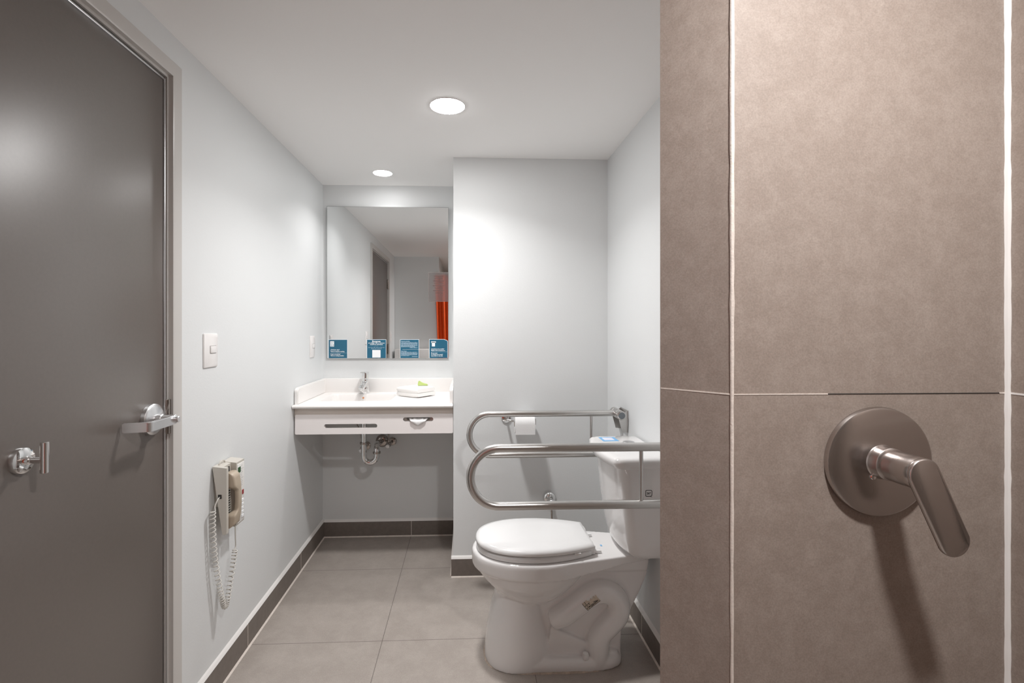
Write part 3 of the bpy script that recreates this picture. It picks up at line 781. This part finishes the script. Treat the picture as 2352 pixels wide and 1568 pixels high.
# caulk round the foot
b = B(); r = random.Random(2)
def ring(off, z, jit): return [(Yx, Yy, z) for Yx, Yy, _ in [(p[0], p[1], 0) for p in foot(off, jit)]]
def foot(off, jit):
    pts = []
    for k in range(120):
        th = 2*PI*k/120; c, s = math.cos(th), math.sin(th); pw = 3.0
        a, w = .2675+off, .129+off
        j = r.uniform(-jit, jit)
        pts.append((.3365+(a+j)*math.copysign(abs(c)**(2/pw), c), Yc+(w+j)*math.copysign(abs(s)**(2/pw), s)))
    return pts
A = [b.verts.new((x, y, .0004)) for x, y in foot(.004, .0018)]; Bq = [b.verts.new((x, y, .006)) for x, y in foot(-.001, .001)]
for k in range(120): b.faces.new((A[k], A[(k+1) % 120], Bq[(k+1) % 120], Bq[k]))
obj('floor_caulk', b, mat('old caulk', (.50, .42, .35, 1), .8, var=.3, vscale=60), to)
for s in (-1, 1):
    b = B(); lathe(b, [(.0125, 0), (.0125, .016), (.0105, .021), (.004, .024), (0, .0245)], (.448, Yc+s*.108, .040), (0, 0, 1), 24); obj('bolt_cap', b, M['seat'], to)
# seat ring and lid
def lidloop(x0, x1, w, wb, z, n=26):
    top = []
    xm = x0+.22
    for k in range(n+1):
        th = PI-PI/2*k/n; top.append((xm+(xm-x0)*math.copysign(abs(math.cos(th))**(2/2.25), math.cos(th)), w*abs(math.sin(th))**(2/2.25)))
    for k in range(1, n+1):
        s = k/n; x = xm+(x1-xm)*s; top.append((x, wb+(w-wb)*(1-s**1.9)))
    return [(x, Yc+y, z) for x, y in top]+[(x, Yc-y, z) for x, y in reversed(top[1:])]
b = B(); loft(b, [lidloop(.040, .470, .158, .10, .4265), lidloop(.036, .473, .162, .103, .430), lidloop(.036, .473, .162, .103, .443), lidloop(.042, .470, .157, .10, .447)]); obj('seat', b, M['seat'], to, angle=50)
b = B(); loft(b, [lidloop(.038, .480, .160, .106, .4525), lidloop(.033, .484, .165, .110, .457), lidloop(.033, .484, .165, .110, .464), lidloop(.038, .480, .160, .106, .4715), lidloop(.055, .468, .145, .094, .4755), lidloop(.12, .42, .09, .05, .4775)]); li = obj('lid', b, M['seat'], to, angle=50)
for s in (-1, 1):
    b = B(); box(b, .40, .425, Yc+s*.128-.012, Yc+s*.128+.012, .4455, .454, .002); obj('bumper', b, M['seat'], li)
    b = B(); box(b, .462, .490, Yc+s*.075-.022, Yc+s*.075+.022, .4265, .462, .005); box(b, .488, .516, Yc+s*.075-.011, Yc+s*.075+.011, .4265, .438, .003); obj('hinge_post', b, M['seat'], to)
b = B(); box(b, .530, .537, Yc-.022, Yc-.010, .4258, .4268); obj('blue_mark', b, M['blue'], to, smooth=False)
# tank
Yk = 1.912
def tk(z, xf, w, rx=.06, n=10):
    """plan: flat back, bowed front"""
    xb = XR-.012; out = [(xb, w), (xb-.03, w)]
    x1 = xf+.062
    out += [(x1+.02, w)]
    for k in range(n+1):
        s = k/n*PI/2; out.append((x1-.04*math.sin(s)*1.0, w-.030*(1-math.cos(s))))
    for k in range(1, 9):
        s = k/9; y = (w-.030)*(1-s); out.append((x1-.04-.022*(1-(1-s)**2), y))
    half = out+[(xf, 0)]
    pts = [(x, Yk+y, z) for x, y in half]+[(x, Yk-y, z) for x, y in reversed(half[:-1])]
    return pts
b = B(); loft(b, [tk(.433, .605, .135), tk(.440, .592, .150), tk(.460, .578, .163), tk(.50, .566, .170), tk(.62, .548, .176), tk(.782, .532, .181)])
tn = obj('tank', b, M['porcelain'], to, angle=60)
b = B(); loft(b, [tk(.780, .522, .186), tk(.784, .512, .193), tk(.800, .507, .196), tk(.812, .508, .196), tk(.819, .516, .190), tk(.822, .532, .178), tk(.8235, .60, .10)])
tl = obj('tank_lid', b, M['porcelain'], to, angle=60)
b = B(); lathe(b, [(.024, .8225), (.024, .8265), (.022, .828), (.019, .8275), (.002, .8285)], (.662, Yk+.045, 0), (0, 0, 1), 32); o = obj('flush_button', b, M['satin'], tl); o['label'] = 'chrome flush button'
b = B(); box(b, .565, .632, Yk+.075, Yk+.150, .8229, .8240); st_ = obj('blue_sticker', b, M['blue'], tl, smooth=False)
b = B(); box(b, .575, .618, Yk+.090, Yk+.138, .8238, .8244); obj('sticker_centre', b, mat('pale sticker', (.72, .74, .86, 1), .4), st_, smooth=False)
# tank mark 267 in a rounded speech bubble, on the near side of the tank
mx, mz = .660, .691; yn = Yk-.1795
mk = lambda u, v, d=0: (mx+u, yn-d, mz+v)
b = B(); prism(b, [rrect(-.0125, .0125, -.0115, .0125, .005, 4), rrect(-.0105, .0105, -.0095, .0105, .0035, 4)], lambda u, v, d: mk(u, v, d), .001)
prism(b, [[(.002, -.0095), (.013, -.0135), (.0125, -.0145), (.005, -.0115)]], lambda u, v, d: mk(u, v, d), .001)
text_bm(b, '267', .0105, lambda u, v: mk(u-.000, v-.0030, .001), 'CENTER', .0003, .0145)
mo = obj('printed_mark', b, M['ink_black'], tn, smooth=False)
md = mo.modifiers.new('wrap', 'SHRINKWRAP'); md.target = tn; md.wrap_method = 'PROJECT'; md.use_project_y = True; md.use_project_x = md.use_project_z = False; md.use_positive_direction = True; md.use_negative_direction = True; md.offset = .0006
# inspection label on the trapway
ca = math.radians(40); lx, lz = .466, .262
lab = lambda u, v: (lx+u*math.cos(ca)-v*math.sin(ca), 1.72, lz+u*math.sin(ca)+v*math.cos(ca))
def wrap(o, off):
    md = o.modifiers.new('wrap', 'SHRINKWRAP'); md.target = bo; md.wrap_method = 'PROJECT'; md.use_project_y = True; md.use_positive_direction = True; md.use_negative_direction = False; md.offset = off
b = B(); n_ = 14; g = [[b.verts.new(lab(-.030+.060*i/n_, -.018+.036*j/n_)) for i in range(n_+1)] for j in range(n_+1)]
for j in range(n_):
    for i in range(n_):
        if j > 8 and 4 < i: 
            if j > 9+ (i*7 % 3): continue
        b.faces.new((g[j][i], g[j][i+1], g[j+1][i+1], g[j+1][i]))
for v in [v for v in b.verts if not v.link_faces]: b.verts.remove(v)
il = obj('inspection_label', b, M['aged_paper'], bo, smooth=False); wrap(il, .0012)
b = B()
def seg2(p, q, w):
    P_, Q_ = Vector(p), Vector(q); d = (Q_-P_).normalized(); nn = Vector((-d.y, d.x))*w/2; m_ = 8
    vs = []
    for k in range(m_+1):
        c_ = P_.lerp(Q_, k/m_); vs.append((b.verts.new(lab(*(c_+nn))), b.verts.new(lab(*(c_-nn)))))
    for k in range(m_): b.faces.new((vs[k][0], vs[k][1], vs[k+1][1], vs[k+1][0]))
for p, q in (((-.030, -.018), (.030, -.018)), ((-.030, -.018), (-.030, .018)), ((-.020, -.018), (-.020, .018)), ((-.010, -.018), (-.010, .006)), ((-.020, .004), (-.006, .004)), ((.009, -.018), (.009, -.002))): seg2(p, q, .0016)
text_bm(b, '221', .0105, lambda u, v: lab(u-.0085, v-.014), 'LEFT', .0006, .015)
text_bm(b, 'Zar.', .0105, lambda u, v: lab(u+.0095, v-.012), 'LEFT', .0006, .016)
text_bm(b, '8', .009, lambda u, v: lab(u-.0175, v-.011), 'LEFT', .0004, .005)
text_bm(b, 'x', .009, lambda u, v: lab(u-.0275, v-.010), 'LEFT', .0004, .005)
text_bm(b, 'x', .009, lambda u, v: lab(u-.0275, v+.002), 'LEFT', .0004, .005)
lo_ = obj('label_writing', b, M['ink_black'], il, smooth=False); wrap(lo_, .0016)

# water valve on the wall behind the toilet
wv = thing('wall_valve', 'chrome dome water valve on the wall behind the toilet', 'valve', (.432, YT, .37))
b = B(); lathe(b, [(.034, 0), (.0335, .004), (.029, .012), (.020, .018), (.012, .020)], (.432, YT-.0005, .402), (0, -1, 0), 36); obj('escutcheon', b, M['chrome'], wv)
b = B(); tube(b, [(.432, YT-.015, .402), (.432, YT-.07, .400)], .0095, 18); lathe(b, [(.011, -.014), (.013, -.012), (.013, .012), (.011, .014)], (.432, YT-.06, .400), (0, 0, 1), 18); obj('valve_body', b, M['chrome'], wv)
b = B(); tube(b, smoothpath([(.432, YT-.06, .390), (.433, YT-.061, .36), (.44, YT-.07, .29), (.49, YT-.13, .22), (.58, Yk+.22, .24), (.64, Yk+.14, .34), (.65, Yk+.10, .436)], 8), .005, 10); obj('supply_hose', b, M['dark_metal'], wv)

# ------------------------------------------------------------------ grab rails
def grab_rail(y, label):
    t = thing('grab_rail', label, 'grab rail', (.36, y, .69), 'fold-down steel grab rails')
    zt, zb = .8925, .7000; R_ = (zt-zb)/2; xc = R_+.010
    pts = [(XR-.045, y, zt)]+[(x, y, zt) for x in (.55, .4, .25, .15)]
    pts += [(xc-R_*math.sin(a), y, (zt+zb)/2+R_*math.cos(a)) for a in [PI*k/24 for k in range(25)]]
    pts += [(x, y, zb) for x in (.15, .25, .4, .55)]+[(XR-.045, y, zb)]
    b = B(); tube(b, pts, .0145, 24); obj('rail_loop', b, M['steel'], t)
    b = B(); tube(b, [(.585, y, zb+.010), (.585, y, zt-.010)], .0065, 14); obj('spacer_post', b, M['steel'], t)
    # wall bracket: plate, two cheeks, pivot barrel
    b = B(); box(b, XR-.004, XR-.0005, y-.064, y+.046, .812, .914, .001); obj('wall_plate', b, M['steel'], t)
    for yy in (y-.060, y+.038):
        ck = B(); prism(ck, [[(XR-.003, .912), (XR-.020, .902), (XR-.046, .884), (XR-.028, .815), (XR-.003, .812)]], lambda u, v, d: (u, yy+d, v), .004)
        obj('bracket_cheek', ck, M['steel'], t, smooth=False)
    b = B(); lathe(b, [(.018, 0), (.0212, .002), (.0212, .030), (.0200, .031), (.0200, .033), (.0212, .034), (.0212, .090), (.0200, .091), (.0200, .093), (.0212, .094), (.0212, .122), (.018, .124)], (XR-.034, y-.074, zt), (0, 1, 0), 32); obj('pivot_barrel', b, M['steel'], t)
    b = B(); lathe(b, [(.0155, 0), (.015, .0012), (0, .0014)], (XR-.034, y-.0738, zt), (0, -1, 0), 28); o = obj('end_cap', b, M['cap_grey'], t); o['label'] = 'dark grey end cap'
    return t
grab_rail(2.262, 'farther steel grab rail, between the toilet and the back wall')
grab_rail(1.605, 'nearer steel grab rail, in front of the toilet tank')

# ------------------------------------------------------------------ toilet paper
hx, hzz = .205, .822
th_ = thing('paper_holder', 'chrome toilet paper holder on the wall behind the far grab rail', 'paper holder', (.27, YT, .80))
b = B(); lathe(b, [(.027, 0), (.027, .006), (.025, .008), (.012, .010)], (hx, YT-.0003, hzz+.006), (0, -1, 0), 36); obj('rosette', b, M['chrome'], th_)
b = B(); tube(b, smoothpath([(hx, YT-.006, hzz+.006), (hx, YT-.035, hzz+.005), (hx+.003, YT-.062, hzz+.003), (hx+.015, YT-.070, hzz+.001), (hx+.03, YT-.071, hzz), (.345, YT-.071, hzz-.003)], 8), .006, 16); obj('arm', b, M['chrome'], th_)
b = B(); box(b, .345, .350, YT-.079, YT-.063, hzz-.020, hzz+.012, .0015); obj('end_stop', b, M['chrome'], th_)
ro = thing('toilet_paper_roll', 'white toilet paper roll hanging on the chrome holder', 'toilet paper', (.29, YT-.071, .76))
rc = hzz-.0125; rr = .050
b = B(); lathe(b, [(.019, 0), (rr-.001, 0), (rr, .001), (rr, .099), (rr-.001, .100), (.019, .100), (.019, 0)], (.240, YT-.071, rc), (1, 0, 0), 48, False, False); obj('roll', b, M['paper'], ro)
b = B(); lathe(b, [(.0185, .0005), (.0185, .0995)], (.240, YT-.071, rc), (1, 0, 0), 32, False, False); obj('core', b, M['cardboard'], ro)
b = B(); pts = [(YT-.071-(rr+.0008)*math.sin(a), rc+(rr+.0008)*math.cos(a)) for a in [PI*.1+PI*.4*k/10 for k in range(11)]]+[(YT-.071-rr-.0012, rc-.02), (YT-.071-rr-.001, rc-.048)]
L1 = [b.verts.new((.2405, y, z)) for y, z in pts]; L2 = [b.verts.new((.3395, y, z)) for y, z in pts]
for k in range(len(pts)-1): b.faces.new((L1[k], L2[k], L2[k+1], L1[k+1]))
obj('loose_sheet', b, M['paper'], ro, angle=60)

# ------------------------------------------------------------------ shower valve
vx, vz, vy = .655, 1.077, .748
sv = thing('shower_valve', 'brushed nickel shower valve with paddle lever on the brown tiled wall', 'shower valve', (vx, vy, vz))
b = B(); lathe(b, [(.0, 0), (.0865, 0), (.0870, .004), (.0855, .0085), (.082, .0105), (.05, .0135), (.030, .0150), (0, .0152)], (vx, vy, vz), (0, -1, 0), 96); ep = obj('escutcheon', b, M['nickel'], sv)
b = B(); lathe(b, [(.0045, 0), (.0045, .0022), (.0038, .0030), (0, .0031)], (vx-.0185, vy-.0142, vz-.021), (0, -1, 0), 20); o = obj('screw', b, M['chrome'], ep)
b = B(); lathe(b, [(.029, .013), (.0265, .016), (.0255, .018), (.0255, .031), (.0245, .032), (.0215, .0335), (.0215, .037), (.0240, .0385), (.0240, .052)], (vx-.002, vy, vz+.002), (0, -1, 0), 48); obj('hub', b, M['nickel'], sv)
# lever: neck leaning out into a flat rounded paddle hanging down and to the right
b = B()
Lp = Vector((vx+.001, vy-.052, vz+.005)); tip = Vector((.692, vy-.092, .982))
dl_ = Vector((.040, 0, -.110)).normalized(); wd = Vector((dl_.z*-1, 0, dl_.x)); 
lathe(b, [(.0240, 0), (.0238, .020), (.0232, .0275), (.0215, .0300)], (vx-.002, vy-.050, vz+.002), (.06, -1, .0), 40)
# paddle outline (length s along dl, half width h)
outl = []
L_ = .120
def hw_(s): return .0205
top_ = [(-.0235*math.cos(a), .0235*math.sin(a)) for a in [PI/2*k/10 for k in range(1, 11)]]
low_ = [(L_-.0225+.0225*math.sin(a), .0225*math.cos(a)) for a in [PI/2*k/10 for k in range(0, 10)]]
half = [(-.0235, 0)]+top_+low_+[(L_, 0)]
loop = half+[(s, -h) for s, h in reversed(half[1:-1])]
base_ = Vector((vx+.000, vy-.0805, vz+.002))
def pd(s, h, d):
    k = max(0, s)/L_
    bowd = -.006*math.sin(PI*min(1, k))-.010*k      # swings slightly towards the viewer
    return base_+dl_*s+wd*h+Vector((0, bowd-d, 0))
rings = []
for d, kk in ((-.0045, .90), (-.003, .98), (0, 1), (.003, .98), (.0045, .90)):
    rings.append([tuple(pd((s-L_/2)*(1-(1-kk)*.3)+L_/2, h*kk, d)) for s, h in loop])
loft(b, rings); obj('lever', b, M['nickel'], sv, angle=60)

# ------------------------------------------------------------------ shower curtain behind the camera (seen in the mirror)
b = B(); tube(b, [(-.405, YB+.0003, 1.985), (-.405, .075, 1.985), (-.400, .085, 1.985), (-.390, .090, 1.985), (.3, .090, 1.985), (XS-.0005, .090, 1.985)], .0110, 16)
cr_ = obj('curtain_rod', b, M['chrome']); tag(cr_, 'chrome shower curtain rod across the shower opening behind the camera', 'curtain rod')
cu = thing('shower_curtain', 'orange shower curtain gathered at the shower opening, seen in the mirror', 'shower curtain', (-.28, .10, .25))
b = B(); nz = 40; nx = 90; g = []
for j in range(nz+1):
    v = j/nz; z = .25+1.712*v; row = []
    for i in range(nx+1):
        u = i/nx
        xl = -.335-.06*v; w = .235-.02*(1-v)
        x = xl+w*u
        y = .090+.026*math.sin(u*2*PI*2.6+.9+.5*math.sin(v*3))*(.75+.25*v)+.004*math.sin(u*17+v*2)
        y = y if x > -.352 else max(y, YB+.006)
        row.append(b.verts.new((x, y, z)))
    g.append(row)
for j in range(nz):
    for i in range(nx): b.faces.new((g[j][i], g[j][i+1], g[j+1][i+1], g[j+1][i]))
fb = obj('fabric', b, M['curtain'], cu, angle=80)
md = fb.modifiers.new('thick', 'SOLIDIFY'); md.thickness = .0012
for k in range(5):
    b = B(); x = -.34+.04*k
    tube(b, [(x, .090+.016*math.sin(a), 1.979+.018*math.cos(a)) for a in [2*PI*q/20 for q in range(20)]], .002, 6, closed=True); obj('curtain_ring', b, M['chrome'], cu)

# ------------------------------------------------------------------ camera and render settings
cam = bpy.data.cameras.new('camera'); co = bpy.data.objects.new('camera', cam); COL.objects.link(co)
co.location = (0, 0, 1.287); co.rotation_euler = (PI/2, 0, -math.radians(2.45))
cam.sensor_width = 36; cam.lens = 1110/2352*36
cam.shift_x = (1176-1121)/2352; cam.shift_y = -(784-757)/2352
cam.clip_start = .02
sc.camera = co
w = bpy.data.worlds.new('World'); sc.world = w; w.use_nodes = True
w.node_tree.nodes['Background'].inputs[0].default_value = (.02, .02, .02, 1)
sc.view_settings.view_transform = 'Standard'; sc.view_settings.look = 'None'; sc.view_settings.gamma = 1; sc.view_settings.use_curve_mapping = False
sc.view_settings.exposure = 0
cy = sc.cycles
cy.use_denoising = True
cy.max_bounces = 14; cy.diffuse_bounces = 8; cy.glossy_bounces = 6; cy.transmission_bounces = 8
cy.caustics_reflective = False; cy.caustics_refractive = False
cy.sample_clamp_indirect = 6
